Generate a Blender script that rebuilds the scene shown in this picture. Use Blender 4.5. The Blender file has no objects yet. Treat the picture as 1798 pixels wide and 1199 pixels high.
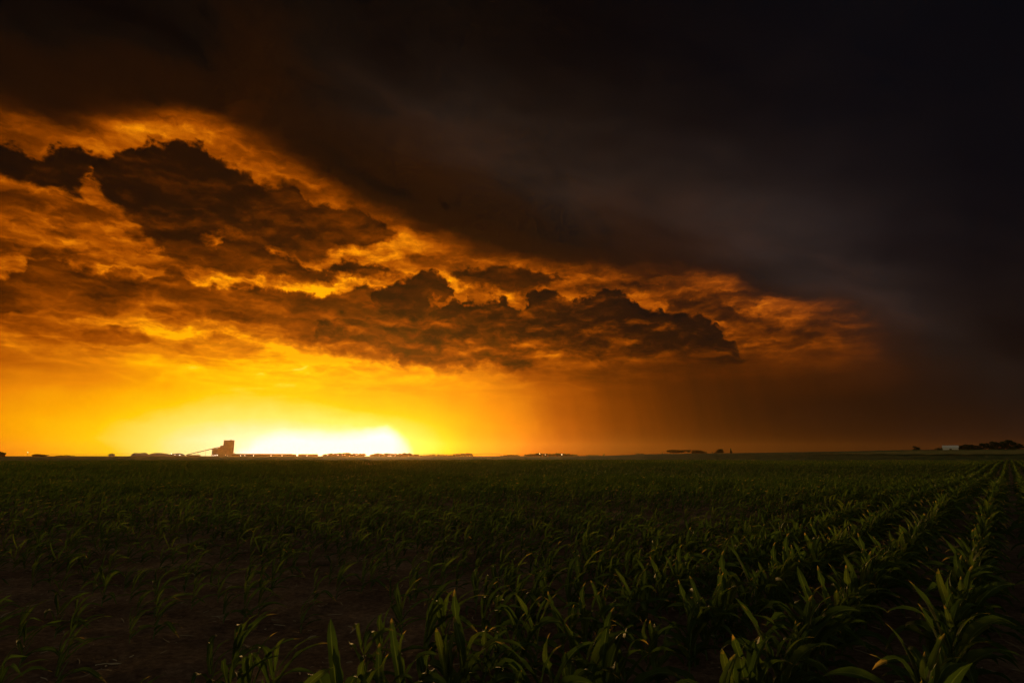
import bpy, bmesh, math, random
import numpy as np
from mathutils import Vector, Matrix

# ------------------------------------------------------------------ camera
F_PX = 1099.0                 # focal length in photo pixels (22 mm on a 36 mm sensor)
CX, CY = 899.0, 599.5
PITCH = math.atan((800 - CY) / F_PX)
EYE = 1.5
scene = bpy.context.scene
col = scene.collection
cam_d = bpy.data.cameras.new('camera'); cam = bpy.data.objects.new('camera', cam_d)
col.objects.link(cam)
cam_d.sensor_width = 36; cam_d.lens = 36 * F_PX / 1798.0
cam_d.clip_start = 0.05; cam_d.clip_end = 20000
cam.location = (0, 0, EYE)
cam.rotation_euler = (math.radians(90) + PITCH, 0, 0)
scene.camera = cam
scene.view_settings.view_transform = 'Standard'
scene.view_settings.look = 'None'
scene.view_settings.exposure = 0
scene.view_settings.gamma = 1
scene.render.engine = 'CYCLES'
scene.cycles.max_bounces = 5
scene.cycles.transparent_max_bounces = 6
scene.cycles.use_adaptive_sampling = True
scene.cycles.adaptive_threshold = 0.02

def azel(px, py):
    X = (px - CX) / F_PX; Y = (CY - py) / F_PX
    fwd = math.cos(PITCH) - Y * math.sin(PITCH)
    up = Y * math.cos(PITCH) + math.sin(PITCH)
    return math.degrees(math.atan2(X, fwd)), math.degrees(math.atan2(up, math.hypot(X, fwd)))

def pix(az, el):
    a = math.radians(az); e = math.radians(el)
    x = math.sin(a) * math.cos(e); f = math.cos(a) * math.cos(e); u = math.sin(e)
    d = f * math.cos(PITCH) + u * math.sin(PITCH)
    v = u * math.cos(PITCH) - f * math.sin(PITCH)
    return CX + F_PX * x / max(d, 1e-3), CY - F_PX * v / max(d, 1e-3)

SUN_AZ, SUN_EL = azel(672, 770)

# ------------------------------------------------------------------ world: sunset sky under a storm shelf
world = bpy.data.worlds.new('World'); scene.world = world
world.use_nodes = True
WT = world.node_tree; WT.nodes.clear()

class E:
    """a float socket with arithmetic that makes Math nodes"""
    def __init__(s, v): s.v = v
    def _m(s, op, *o, clamp=False):
        n = WT.nodes.new('ShaderNodeMath'); n.operation = op; n.use_clamp = clamp
        for i, q in enumerate((s,) + o):
            q = q.v if isinstance(q, E) else q
            if isinstance(q, (int, float)): n.inputs[i].default_value = q
            else: WT.links.new(q, n.inputs[i])
        return E(n.outputs[0])
    def __add__(s, o): return s._m('ADD', o)
    __radd__ = __add__
    def __mul__(s, o): return s._m('MULTIPLY', o)
    __rmul__ = __mul__
    def __sub__(s, o): return s._m('SUBTRACT', o)
    def __rsub__(s, o): return E(o)._m('SUBTRACT', s)
    def __truediv__(s, o): return s._m('DIVIDE', o)
    def pow(s, o): return s._m('POWER', o)
    def abs(s): return s._m('ABSOLUTE')
    def max(s, o): return s._m('MAXIMUM', o)
    def min(s, o): return s._m('MINIMUM', o)
    def exp(s): return s._m('EXPONENT')
    def mad(s, a, b): return s._m('MULTIPLY_ADD', a, b)

def smooth(x, a, b, lo=0.0, hi=1.0, kind='SMOOTHSTEP'):
    n = WT.nodes.new('ShaderNodeMapRange'); n.interpolation_type = kind; n.clamp = True
    for i, q in enumerate((x, a, b, lo, hi)):
        q = q.v if isinstance(q, E) else q
        if isinstance(q, (int, float)): n.inputs[i].default_value = q
        else: WT.links.new(q, n.inputs[i])
    return E(n.outputs[0])

def mixf(a, b, m): return (b - a) * m + a

def comb(x, y, z=0.0):
    n = WT.nodes.new('ShaderNodeCombineXYZ')
    for i, q in enumerate((x, y, z)):
        q = q.v if isinstance(q, E) else q
        if isinstance(q, (int, float)): n.inputs[i].default_value = q
        else: WT.links.new(q, n.inputs[i])
    return n.outputs[0]

def noise(vec, scale=1.0, detail=5, rough=0.55, lac=2.0, dist=0.0, kind='FBM', colour=False):
    n = WT.nodes.new('ShaderNodeTexNoise'); n.noise_dimensions = '3D'
    n.noise_type = kind
    WT.links.new(vec, n.inputs['Vector'])
    n.inputs['Scale'].default_value = scale; n.inputs['Detail'].default_value = detail
    n.inputs['Roughness'].default_value = rough; n.inputs['Lacunarity'].default_value = lac
    n.inputs['Distortion'].default_value = dist
    if kind == 'FBM': n.normalize = True
    if colour:
        s = WT.nodes.new('ShaderNodeSeparateXYZ'); WT.links.new(n.outputs['Color'], s.inputs[0])
        return E(s.outputs[0]), E(s.outputs[1]), E(s.outputs[2])
    return E(n.outputs[0])

AZ0, AZR, ELR = -60.0, 120.0, 52.0
def fcurve(x01, pts, handle='AUTO_CLAMPED'):
    n = WT.nodes.new('ShaderNodeFloatCurve')
    c = n.mapping.curves[0]
    pts = sorted(pts)
    q = []
    for p in pts:
        if not q or p[0] - q[-1][0] > 1e-3: q.append(p)
    if q[0][0] > 0.002: q.insert(0, (0.0, q[0][1]))
    if q[-1][0] < 0.998: q.append((1.0, q[-1][1]))
    c.points[0].location = q[0]; c.points[1].location = q[-1]
    for p in q[1:-1]: c.points.new(*p)
    for p in c.points: p.handle_type = handle
    n.mapping.update()
    WT.links.new(x01.v, n.inputs['Value'])
    return E(n.outputs[0])

tc = WT.nodes.new('ShaderNodeTexCoord')
sep = WT.nodes.new('ShaderNodeSeparateXYZ'); WT.links.new(tc.outputs['Generated'], sep.inputs[0])
dx, dy, dz = (E(sep.outputs[i]) for i in range(3))
U = dx._m('ARCTAN2', dy) * 57.29578            # degrees, 0 = towards +Y
V = dz._m('ARCSINE') * 57.29578

# billowing displacement of every outline
w1x, w1y, w1z = noise(comb(U * 0.20, V * 0.30, 1.7), 1.0, 3, 0.5, colour=True)
w2x, w2y, w2z = noise(comb(U * 0.9, V * 1.15, 5.1), 1.0, 5, 0.54, dist=0.25, colour=True)
Uw = U + (w1x - 0.5) * 3.2 + (w2x - 0.5) * 1.9
Vw = V + (w1y - 0.5) * 2.0 + (w2y - 0.5) * 2.3
Us = U + (w1x - 0.5) * 3.0 + (w2x - 0.5) * 0.5      # softer version
Vs = V + (w1y - 0.5) * 1.6 + (w2y - 0.5) * 0.5
x01 = (Uw - AZ0) / AZR
x01s = (Us - AZ0) / AZR
x01r = (U - AZ0) / AZR

# brightness of the sky and of the lit cloud veils, by direction (0 black ... 1 blinding)
XS = [-300, 0, 150, 300, 450, 600, 750, 820, 900, 960, 1050, 1200, 1350, 1500, 1650, 1798, 2100]
TAB = [
 (230, [.30, .40, .46, .56, .44, .34, .24, .20, .18, .16, .13, .10, .06, .03, .02, .00, .00]),
 (300, [.38, .44, .50, .55, .52, .37, .22, .19, .17, .15, .13, .10, .06, .03, .02, .00, .00]),
 (370, [.38, .42, .47, .51, .50, .42, .29, .24, .20, .17, .14, .11, .07, .03, .02, .00, .00]),
 (440, [.40, .42, .46, .54, .64, .67, .58, .50, .38, .32, .26, .20, .12, .04, .02, .00, .00]),
 (510, [.43, .46, .50, .60, .72, .72, .68, .64, .58, .55, .52, .47, .38, .16, .05, .02, .00]),
 (580, [.44, .47, .50, .58, .70, .69, .61, .55, .49, .45, .39, .36, .39, .33, .10, .04, .01]),
 (640, [.48, .55, .62, .71, .76, .75, .66, .63, .52, .43, .33, .23, .27, .23, .10, .05, .02]),
 (690, [.50, .70, .76, .82, .85, .82, .76, .73, .65, .53, .38, .23, .16, .13, .09, .06, .03]),
 (730, [.52, .76, .83, .90, .91, .88, .82, .77, .70, .57, .40, .24, .16, .125, .10, .08, .03]),
 (765, [.52, .76, .86, .94, .985, .975, .895, .79, .70, .57, .40, .24, .16, .12, .105, .08, .03]),
 (800, [.48, .70, .82, .93, .985, .975, .895, .77, .62, .47, .32, .20, .14, .115, .095, .07, .03]),
]
YS = [r[0] for r in TAB]; TT = np.array([r[1] for r in TAB])
def tab(px, py):
    py = min(max(py, YS[0]), YS[-1]); px = min(max(px, XS[0]), XS[-1])
    col_ = [np.interp(px, XS, TT[i]) for i in range(len(YS))]
    return float(np.interp(py, YS, col_))
ELS = [0.0, 1.2, 2.6, 4.4, 6.4, 8.6, 11.0, 13.5, 16.2, 19.2, 22.5, 27.0]
rows = []
for e_ in ELS:
    pts = []
    for a_ in np.arange(-58, 59, 3.0):
        px_, py_ = pix(a_, e_)
        pts.append(((a_ - AZ0) / AZR, tab(px_, py_)))
    rows.append(fcurve(x01s, pts))
T = rows[0]
for i in range(len(ELS) - 1):
    T = T + (rows[i + 1] - rows[i]) * smooth(Vs, ELS[i], ELS[i + 1], kind='LINEAR')

# long streaks in the veils, finer billows above
st = noise(comb(U * 0.10 + V * 0.06, V * 0.62, 9.0), 1.0, 5, 0.52, dist=0.25)
st2 = noise(comb(Uw * 0.22, Vw * 0.75, 3.0), 1.0, 5, 0.56, dist=0.2)
streak_band = smooth(V, 4.0, 8.5) * smooth(V, 24.0, 18.0)
def relief(su, sv, z, d, det=5):
    hi = noise(comb(Us * su, (Vs + d) * sv, z), 1.0, det, 0.52, dist=0.15)
    lo = noise(comb(Us * su, (Vs - d) * sv, z), 1.0, det, 0.52, dist=0.15)
    return hi - lo
relA = relief(0.17, 0.46, 7.0, 0.40, 4)
relB = relief(0.42, 1.0, 71.0, 0.2, 4)
rel = relA + relB * 0.5                                  # folds lit from below
rel = rel + rel.max(0.0) * 0.8
T = T + rel * 0.30 * smooth(V, 5.0, 9.5) * smooth(T, 0.12, 0.42) - 0.05 * smooth(V, 8.0, 12.0) * smooth(T, 0.3, 0.6)
T = T + (st - 0.5) * 0.40 * streak_band * smooth(T, 0.1, 0.4)
T = T + (st2 - 0.52) * 0.36 * smooth(V, 7.0, 12.0) * smooth(T, 0.08, 0.45)
rid = noise(comb(U * 0.16 + V * 0.05, V * 0.62, 21.0), 1.0, 3, 0.5, dist=0.4)
rid = (1.0 - (rid - 0.5).abs() * 14.0).max(0.0)         # thin lit folds
T = T + rid * 0.05 * streak_band * smooth(T, 0.2, 0.5)

# small cumulus lumps: crisp lit edges, dark bodies
def lumps(su, sv, z, w, rim):
    L = noise(comb(U * su + (w2x - .5) * .35, V * sv + (w2y - .5) * .4, z), 1.0, 4, 0.5)
    m = smooth(L, 0.48, 0.59)
    return smooth(L, 0.42, 0.50) * (1.0 - m) * rim - m * w
lump = (lumps(0.18, 0.50, 91.0, 0.105, 0.06) + lumps(0.36, 0.95, 57.0, 0.035, 0.03)) * smooth(V, 15.0, 23.0, 1.0, 0.35)
belt = smooth(V, 6.5, 10.5)
T = T + lump * belt * smooth(T, 0.15, 0.45)

def traced(pts, outside, handle='AUTO_CLAMPED', x=None):
    q = []
    for px_, py_ in pts:
        a_, e_ = azel(px_, py_)
        q.append(((a_ - AZ0) / AZR, (e_ + 6) / ELR))
    if outside is not None:
        q.insert(0, (q[0][0] - 0.012, q[0][1] + outside / ELR)); q.append((q[-1][0] + 0.012, q[-1][1] + outside / ELR))
    return fcurve(x01 if x is None else x, q, handle) * ELR - 6.0

tex = noise(comb(Uw * 0.45, Vw * 0.85, 14.0), 1.0, 6, 0.6)
rg = noise(comb(Uw * 0.22 + Vw * 0.1, Vw * 0.75, 33.0), 1.0, 3, 0.45, dist=0.3)
ridge = (1.0 - (rg - 0.5).abs() * 13.0).max(0.0) * smooth(tex, 0.42, 0.6)
def cloud(T, top, bot, level, grad=0.03, s_top=0.5, s_bot=1.6, alpha=0.95, tx=0.16, rd=0.06, rl=0.26):
    """a dark cloud bank: outline top and bottom, tone growing lighter downwards"""
    ct = traced(top, -2.5); cb = traced(bot, 1.2)
    m = smooth(ct - Vw, -0.30, s_top) * smooth(Vw - cb, -0.25, s_bot) * alpha
    lv = (ct - V).max(0.0) * grad + (level if isinstance(level, E) else E(level)._m('ADD', 0.0)) + (tex - 0.5) * tx + rel * rl + lump * 0.40
    return mixf(T, lv.min(T + 0.04), m)

def along(pts):       # a tone that changes along azimuth
    return fcurve(x01s, [((azel(p, 700)[0] - AZ0) / AZR, v) for p, v in pts])

# storm canopy above the lit gap
edge = traced([(-200,185),(0,200),(90,222),(180,226),(250,212),(310,203),(370,212),(430,240),(490,275),(550,315),(600,350),(660,378),
               (720,405),(790,440),(870,462),(1000,478),(1100,486),(1200,484),(1280,492),(1330,512),(1400,532),(1460,546),(1520,566),(1600,618),(1700,668),(1800,700),(2100,740)], None, x=x01s)
can_soft = fcurve(x01s, [((azel(p, 500)[0] - AZ0) / AZR, v) for p, v in [(0,.35),(400,.28),(700,.42),(1000,.3),(1300,.22),(1420,.5),(1500,.8),(1800,1.0)]]) * 10.0
cm = smooth(Vs - edge + can_soft * 0.35, 0.0, can_soft)
hgt = (V - edge).max(0.0)
can_lv = along([(-200,.09),(0,.12),(300,.17),(600,.175),(900,.18),(1100,.17),(1300,.15),(1500,.10),(1700,.055),(1900,.03)])
fall = fcurve(x01s, [((azel(p, 400)[0] - AZ0) / AZR, v) for p, v in [(0,.16),(300,.13),(600,.11),(900,.12),(1200,.16),(1500,.2)]])
can_t = can_lv * (hgt * fall * -1.0).exp() + 0.012
cn = noise(comb(Us * 0.09 + Vs * 0.08, Vs * 0.16, 40.0), 1.0, 5, 0.5, dist=0.5)
can_t = can_t * smooth(cn, 0.3, 0.72, 0.25, 1.85, 'LINEAR')
T = mixf(T, can_t, cm)

# dark banks, far to near
T = cloud(T, [(90,372),(110,361),(140,367),(200,364),(245,378)], [(90,386),(130,402),(175,400),(245,388)], 0.34, s_bot=1.0, alpha=.9)
T = cloud(T, [(-200,330),(0,327),(30,329),(75,338),(92,350)], [(-200,380),(0,384),(60,380),(92,366)], 0.30, s_bot=1.0)
T = cloud(T, [(50,405),(72,402),(95,408),(110,418)], [(50,424),(72,426),(110,424)], 0.42, s_bot=.6, alpha=.8)
T = cloud(T, [(135,418),(180,424),(220,433),(255,447),(285,466)], [(135,430),(180,446),(220,462),(285,478)], 0.44, s_bot=1.0, alpha=.85)
T = cloud(T, [(470,300),(510,312),(560,345),(590,352),(660,375),(720,405),(790,440)], [(470,322),(510,345),(560,375),(600,385),(660,420),(720,430),(790,450)], .36, s_top=2.0, s_bot=1.5, alpha=.7)
lv1 = along([(-100,.08),(60,.10),(130,.12),(170,.15),(330,.13),(420,.19),(560,.24),(690,.21)])
T = cloud(T, [(-200,250),(0,250),(40,254),(58,274),(85,266),(130,257),(152,264),(176,277),(220,266),(255,255),(300,247),(335,248),(372,276),(420,300),(470,325),(512,334),(545,362),(570,358),(612,357),(640,368),(668,392),(700,410)],
             [(-200,330),(0,318),(50,330),(100,346),(140,345),(156,312),(168,348),(190,362),(215,382),(240,405),(270,430),(300,448),(330,446),(352,432),(372,424),(400,420),(440,426),(480,444),(510,458),(545,468),(580,456),(610,446),(650,438),(700,420)],
             lv1, grad=.010, s_top=.45, s_bot=1.0, rd=.05)
T = cloud(T, [(245,392),(290,398),(330,404),(360,414),(386,428),(404,410),(440,412),(466,424),(482,446),(520,458),(560,476),(590,470),(614,458),(640,464),(672,476),(715,490)],
             [(245,408),(270,432),(300,462),(330,478),(400,484),(450,487),(480,497),(555,503),(600,492),(640,492),(715,494)], .24, grad=.03, s_top=.4, s_bot=.8, rd=.07)
T = cloud(T, [(725,455),(750,450),(785,456),(800,466)], [(725,462),(750,470),(800,474)], .40, s_top=.5, s_bot=.7, alpha=.75)
T = cloud(T, [(792,478),(820,474),(850,472),(900,470),(942,475),(985,482),(1025,488),(1070,486)], [(792,488),(815,508),(850,516),(885,518),(920,527),(950,512),(985,496),(1070,492)], .21, grad=.03, s_top=.4, s_bot=.8)
T = cloud(T, [(1030,502),(1100,494),(1150,496),(1205,500),(1220,515),(1262,522),(1290,532),(1322,550),(1360,566)], [(1030,508),(1100,516),(1150,528),(1200,548),(1262,556),(1300,574),(1360,572)], .25, grad=.02, s_top=.5, s_bot=1.0, alpha=.8)
lv2 = along([(-100,.30),(0,.28),(100,.27),(300,.30),(500,.31),(650,.27),(800,.27)])
T = cloud(T, [(-200,500),(0,492),(46,480),(62,460),(84,451),(120,452),(146,470),(182,480),(205,474),(240,482),(272,484),(310,479),(342,494),(382,501),(440,500),(472,504),(520,516),(560,521),(600,508),(642,502),(672,512),(720,530),(800,540)],
             [(-200,580),(0,572),(100,584),(200,578),(260,560),(300,570),(380,594),(450,608),(520,624),(560,634),(640,645),(720,650),(800,640)], lv2, grad=.028, s_top=.4, s_bot=2.6, rd=.06)
T = cloud(T, [(648,524),(668,506),(700,495),(730,488),(758,482),(778,492),(792,520)], [(648,532),(670,545),(700,551),(740,547),(765,530),(792,526)], .17, grad=.02, s_top=.3, s_bot=.5, rd=.02)
lv3 = along([(600,.29),(780,.21),(930,.15),(1050,.10),(1200,.09),(1300,.11)])
T = cloud(T, [(560,575),(600,560),(650,556),(720,555),(770,545),(795,528),(830,536),(862,525),(888,530),(906,541),(924,536),(932,518),(962,515),(1004,526),(1040,515),(1072,511),(1102,525),(1130,546),(1152,542),(1182,556),(1202,551),(1242,556),(1262,570),(1278,594),(1295,606)],
             [(560,610),(600,624),(680,642),(750,658),(792,664),(842,656),(900,664),(925,670),(945,652),(1000,642),(1080,640),(1150,636),(1220,640),(1260,650),(1295,640)], lv3, grad=.040, s_top=.2, s_bot=1.5, tx=.30, rd=.10, rl=0.52)
# soft dark curtain of rain to the right of the lit gap
rain = traced([(1050,700),(1150,640),(1220,560),(1300,600),(1400,640),(1500,640),(1600,700)], -3.0, x=x01s)

T = T + (T - 0.42) * 0.22 * smooth(V, 5.5, 10.0) * smooth(T, 0.08, 0.2)
shaft = noise(comb(U * 0.55 + V * 0.10, V * 0.035, 77.0), 1.0, 3, 0.5)
T = T + (shaft - 0.5) * 0.09 * smooth(U, -3.0, 4.0) * smooth(U, 34.0, 20.0) * smooth(V, 11.0, 6.0) * smooth(V, -0.5, 2.5, 0.3, 1.0)
# the blinding hole where the sun stands behind the rain
ct = traced([(320,860),(390,820),(430,795),(460,777),(490,770),(530,769),(590,771),(625,768),(652,762),(676,757),(694,764),(712,778),(728,800),(740,850)], -4.0, x=(U + (w2x - .5) * 0.6 - AZ0) / AZR)
core = smooth(ct - V - (w2y - .5) * .5, -1.0, 0.75) * smooth(U, azel(744, 770)[0], azel(676, 770)[0])
T = T.max(mixf(T, E(1.1)._m('ADD', 0.0), core))
halo_d = (((U - azel(560, 760)[0]) * 0.075).pow(2.0) + ((V - 1.0) * 0.25).pow(2.0)) * -1.0
T = T.min(smooth(V, 5.0, 8.5, 1.3, 0.80)) + halo_d.exp() * 0.02
T = T.max(0.0)

ramp = WT.nodes.new('ShaderNodeValToRGB'); WT.links.new((T / 1.15).v, ramp.inputs[0])
def s2l(c): 
    c = c / 255.0
    return c / 12.92 if c <= 0.04045 else ((c + 0.055) / 1.055) ** 2.4
STOPS = [(0, (5,3,3)), (.06,(16,10,6)), (.12,(33,15,4)), (.20,(56,24,3)), (.30,(91,39,1)), (.40,(128,57,1)), (.50,(165,77,2)), (.60,(200,104,5)),
         (.70,(236,136,6)), (.78,(255,168,1)), (.86,(255,203,4)), (.93,(255,234,100)), (1.0,(255,250,205)), (1.1,(255,255,252))]
cr = ramp.color_ramp; cr.interpolation = 'LINEAR'
cr.elements[0].position = 0; cr.elements[0].color = (*[s2l(c) for c in STOPS[0][1]], 1)
cr.elements[1].position = 1.1 / 1.15; cr.elements[1].color = (1, 1, 1, 1)
for p_, c_ in STOPS[1:-1]:
    e_ = cr.elements.new(p_ / 1.15); e_.color = (*[s2l(c) for c in c_], 1)

# grey shelf cloud sweeping over the storm, lit from behind the viewer
band = traced([(400,140),(560,170),(700,215),(800,255),(900,300),(1000,335),(1100,362),(1200,388),(1300,420),(1400,458),(1500,500),(1600,545),(1700,600),(1800,690)], None, x=x01s)
bd = Vs - band
up_w = smooth(bd, -0.5, 0.5, 0.34, 0.155)
g = ((bd * up_w).pow(2.0) * -1.0).exp()
g_al = fcurve(x01s, [((azel(p, 400)[0] - AZ0) / AZR, v) for p, v in [(350,0),(520,.06),(700,.22),(850,.36),(1000,.36),(1150,.38),(1350,.56),(1500,.42),(1620,.20),(1750,.06),(1850,.05)]])
g2 = ((bd * 0.07).pow(2.0) * -1.0).exp() * fcurve(x01s, [((azel(p, 400)[0] - AZ0) / AZR, v) for p, v in [(600,0),(900,.03),(1300,.08),(1600,.16),(1798,.16)]])
gn = noise(comb(Us * 0.10 + Vs * 0.12, Vs * 0.22, 60.0), 1.0, 4, 0.5, dist=0.4)
G = (g * g_al + g2) * smooth(gn, 0.3, 0.7, 0.55, 1.35, 'LINEAR')
def rgb_scale(colour, f):
    n = WT.nodes.new('ShaderNodeVectorMath'); n.operation = 'SCALE'
    if isinstance(colour, tuple): n.inputs[0].default_value = colour
    else: WT.links.new(colour, n.inputs[0])
    if isinstance(f, E): WT.links.new(f.v, n.inputs['Scale'])
    else: n.inputs['Scale'].default_value = f
    return n.outputs[0]
def vadd(a, b):
    n = WT.nodes.new('ShaderNodeVectorMath'); n.operation = 'ADD'
    WT.links.new(a, n.inputs[0]); WT.links.new(b, n.inputs[1]); return n.outputs[0]
warm = rgb_scale((0.037, 0.0225, 0.0158), G * smooth(U, 30.0, 5.0, 0.75, 1.0))
cool = rgb_scale((0.0, 0.001, 0.003), G * smooth(U, 5.0, 30.0))
cool2 = rgb_scale((0.0, 0.0010, 0.0026), smooth(U, -5.0, 35.0) * smooth(V, 6.0, 18.0))
front = vadd(vadd(vadd(ramp.outputs[0], warm), cool), cool2)
gl = smooth(T, 0.95, 1.1)                                # the core is brighter than the picture can hold, and warm
tn = WT.nodes.new('ShaderNodeVectorMath'); tn.operation = 'MULTIPLY'; WT.links.new(front, tn.inputs[0])
WT.links.new(comb(gl * 1.4 + 1.0, gl * 0.75 + 1.0, gl * 0.05 + 1.0), tn.inputs[1]); front = tn.outputs[0]

# clear evening sky behind and above the viewer
nish = WT.nodes.new('ShaderNodeTexSky'); nish.sky_type = 'NISHITA'; nish.sun_disc = False
nish.sun_elevation = math.radians(SUN_EL); nish.sun_rotation = math.radians(SUN_AZ)
nish.dust_density = 2.0
EV = 0.19
tint = WT.nodes.new('ShaderNodeVectorMath'); tint.operation = 'MULTIPLY'; WT.links.new(nish.outputs[0], tint.inputs[0]); tint.inputs[1].default_value = (1.5, 1.05, .62)
back = rgb_scale(tint.outputs[0], EV)
side = smooth(U.abs(), 52.0, 100.0).max(smooth(V, 42.0, 80.0) * 0.6)
mx = WT.nodes.new('ShaderNodeMix'); mx.data_type = 'RGBA'
WT.links.new(side.v, mx.inputs[0]); WT.links.new(front, mx.inputs[6]); WT.links.new(back, mx.inputs[7])
bgn = WT.nodes.new('ShaderNodeBackground'); bgn.inputs['Strength'].default_value = 1.0
WT.links.new(mx.outputs[2], bgn.inputs['Color'])
wo = WT.nodes.new('ShaderNodeOutputWorld'); WT.links.new(bgn.outputs[0], wo.inputs['Surface'])
world.cycles.sampling_method = 'MANUAL'; world.cycles.sample_map_resolution = 1024

# ------------------------------------------------------------------ sun, low and veiled by the rain
sd = bpy.data.lights.new('sun', 'SUN'); sun = bpy.data.objects.new('sun', sd); col.objects.link(sun)
sd.energy = 3.3; sd.angle = math.radians(6); sd.color = (1.0, 0.56, 0.17)
sdir = Vector((math.sin(math.radians(SUN_AZ)) * math.cos(math.radians(SUN_EL)), math.cos(math.radians(SUN_AZ)) * math.cos(math.radians(SUN_EL)), math.sin(math.radians(SUN_EL))))
sun.rotation_euler = sdir.to_track_quat('Z', 'Y').to_euler()

# ------------------------------------------------------------------ helpers
rng = np.random.default_rng(7); random.seed(7)
def mat(name, rough=0.8, spec=0.3):
    m = bpy.data.materials.new(name); m.use_nodes = True
    b = m.node_tree.nodes['Principled BSDF']
    b.inputs['Roughness'].default_value = rough; b.inputs['Specular IOR Level'].default_value = spec
    return m, m.node_tree, b
def mnoise(nt, scale, detail=4, rough=0.6, vec=None, coord='Object'):
    n = nt.nodes.new('ShaderNodeTexNoise'); n.inputs['Scale'].default_value = scale
    n.inputs['Detail'].default_value = detail; n.inputs['Roughness'].default_value = rough
    if vec is None:
        t = nt.nodes.new('ShaderNodeTexCoord'); vec = t.outputs[coord]
    nt.links.new(vec, n.inputs['Vector']); return n
def mramp(nt, src, stops):
    r = nt.nodes.new('ShaderNodeValToRGB'); nt.links.new(src, r.inputs[0])
    e = r.color_ramp.elements
    e[0].position, e[0].color = stops[0][0], (*stops[0][1], 1)
    e[1].position, e[1].color = stops[-1][0], (*stops[-1][1], 1)
    for p, c in stops[1:-1]:
        q = e.new(p); q.color = (*c, 1)
    return r.outputs[0]
def noisy_mat(name, c0, c1, scale, rough=0.8, spec=0.2, bump=0.0, bscale=None, coord='Object'):
    m, nt, b = mat(name, rough, spec)
    n = mnoise(nt, scale, coord=coord)
    nt.links.new(mramp(nt, n.outputs[0], [(0.3, c0), (0.7, c1)]), b.inputs['Base Color'])
    if bump:
        n2 = mnoise(nt, bscale or scale * 4, 8, 0.65, coord=coord)
        bp = nt.nodes.new('ShaderNodeBump'); bp.inputs['Strength'].default_value = 1.0; bp.inputs['Distance'].default_value = bump
        nt.links.new(n2.outputs[0], bp.inputs['Height']); nt.links.new(bp.outputs[0], b.inputs['Normal'])
    return m
def np_mesh(name, V_, Q_, uv=None, mats=(), mi=None, smooth_=True):
    me = bpy.data.meshes.new(name)
    V_ = np.ascontiguousarray(V_, dtype=np.float32); Q_ = np.ascontiguousarray(Q_, dtype=np.int32)
    k = Q_.shape[1]
    me.vertices.add(len(V_)); me.vertices.foreach_set('co', V_.ravel())
    me.loops.add(Q_.size); me.loops.foreach_set('vertex_index', Q_.ravel())
    me.polygons.add(len(Q_))
    me.polygons.foreach_set('loop_start', np.arange(0, Q_.size, k, dtype=np.int32))
    if smooth_: me.polygons.foreach_set('use_smooth', np.ones(len(Q_), dtype=bool))
    if mi is not None: me.polygons.foreach_set('material_index', np.asarray(mi, dtype=np.int32))
    me.update(calc_edges=True)
    if uv is not None:
        for nm, arr in uv.items():
            l = me.uv_layers.new(name=nm)
            l.data.foreach_set('uv', np.ascontiguousarray(arr[Q_.ravel()], dtype=np.float32).ravel())
    for m in mats: me.materials.append(m)
    return me
def link(name, me, parent=None, loc=(0, 0, 0)):
    o = bpy.data.objects.new(name, me); col.objects.link(o); o.location = loc
    if parent: o.parent = parent
    return o
def tag(o, label=None, cat=None, group=None, kind=None):
    if label: o['label'] = label
    if cat: o['category'] = cat
    if group: o['group'] = group
    if kind: o['kind'] = kind
    return o
def vnoise(x, y, seed=0, octs=4):
    """cheap smooth pseudo noise, about -1..1"""
    r = np.random.default_rng(seed); s = np.zeros_like(x, dtype=float); a = 1.0; tot = 0
    for o in range(octs):
        f = 2.0 ** o
        for k in range(4):
            th = r.uniform(0, 2 * np.pi); ph = r.uniform(0, 6.28); w = f * r.uniform(.7, 1.3)
            s += a * np.sin((x * np.cos(th) + y * np.sin(th)) * w + ph + 1.3 * np.sin((y * np.cos(th) - x * np.sin(th)) * w * .7 + ph * 2))
        tot += a * 2.2; a *= .55
    return s / tot

# ------------------------------------------------------------------ terrain
def rise_px(az):        # how far the ground stands above the level horizon, by azimuth
    return np.interp(az, [-45, -20, 0, 12, 20, 26, 31, 42, 60, 90], [0, 0, .6, 2, 3.6, 5.0, 7.2, 8.2, 8, 0])
def sstep(x, a, b):
    t = np.clip((x - a) / (b - a), 0, 1); return t * t * (3 - 2 * t)
def ground(x, y):
    x = np.asarray(x, float); y = np.asarray(y, float)
    d = np.hypot(x, y); az = np.degrees(np.arctan2(x, y))
    t = rise_px(az) / F_PX
    right = sstep(az, 2, 14) * (1 - sstep(az, 70, 110))
    h = (EYE + 380 * t) * sstep(d, 190, 385) * right
    h = h * np.where(d > 380, 1.0, 1.0)
    und = vnoise(x * .06, y * .06, 3, 2) * .14 * sstep(d, 9, 22) * (1 - sstep(d, 60, 140))
    fine = vnoise(x * 3.0, y * 3.0, 5, 4) * .026 * (1 - sstep(d, 14, 30))
    clod = vnoise(x * 15.0, y * 15.0, 8, 3) * .012 * (1 - sstep(d, 8, 14))
    return h + und + fine + clod
RAZ = math.radians(37.97)
DX, DY = math.sin(RAZ), math.cos(RAZ)      # direction the crop rows run
NX, NY = DY, -DX                           # across the rows, to the right
ROW = 0.76; ROW0 = -0.43
def rowridge(x, y):
    p = (x * NX + y * NY - ROW0) / ROW
    return np.cos(2 * np.pi * p)
rr = np.concatenate([np.linspace(0.3, 20, 330), np.geomspace(20.1, 3300, 140)])
ta = np.concatenate([np.radians(np.linspace(-50, 50, 420)), np.radians(np.linspace(53, 307, 70))])
R_, A_ = np.meshgrid(rr, ta, indexing='ij')
X_ = R_ * np.sin(A_); Y_ = R_ * np.cos(A_)
Z_ = ground(X_, Y_) + rowridge(X_, Y_) * .009 * (1 - sstep(R_, 25, 40))
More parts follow.
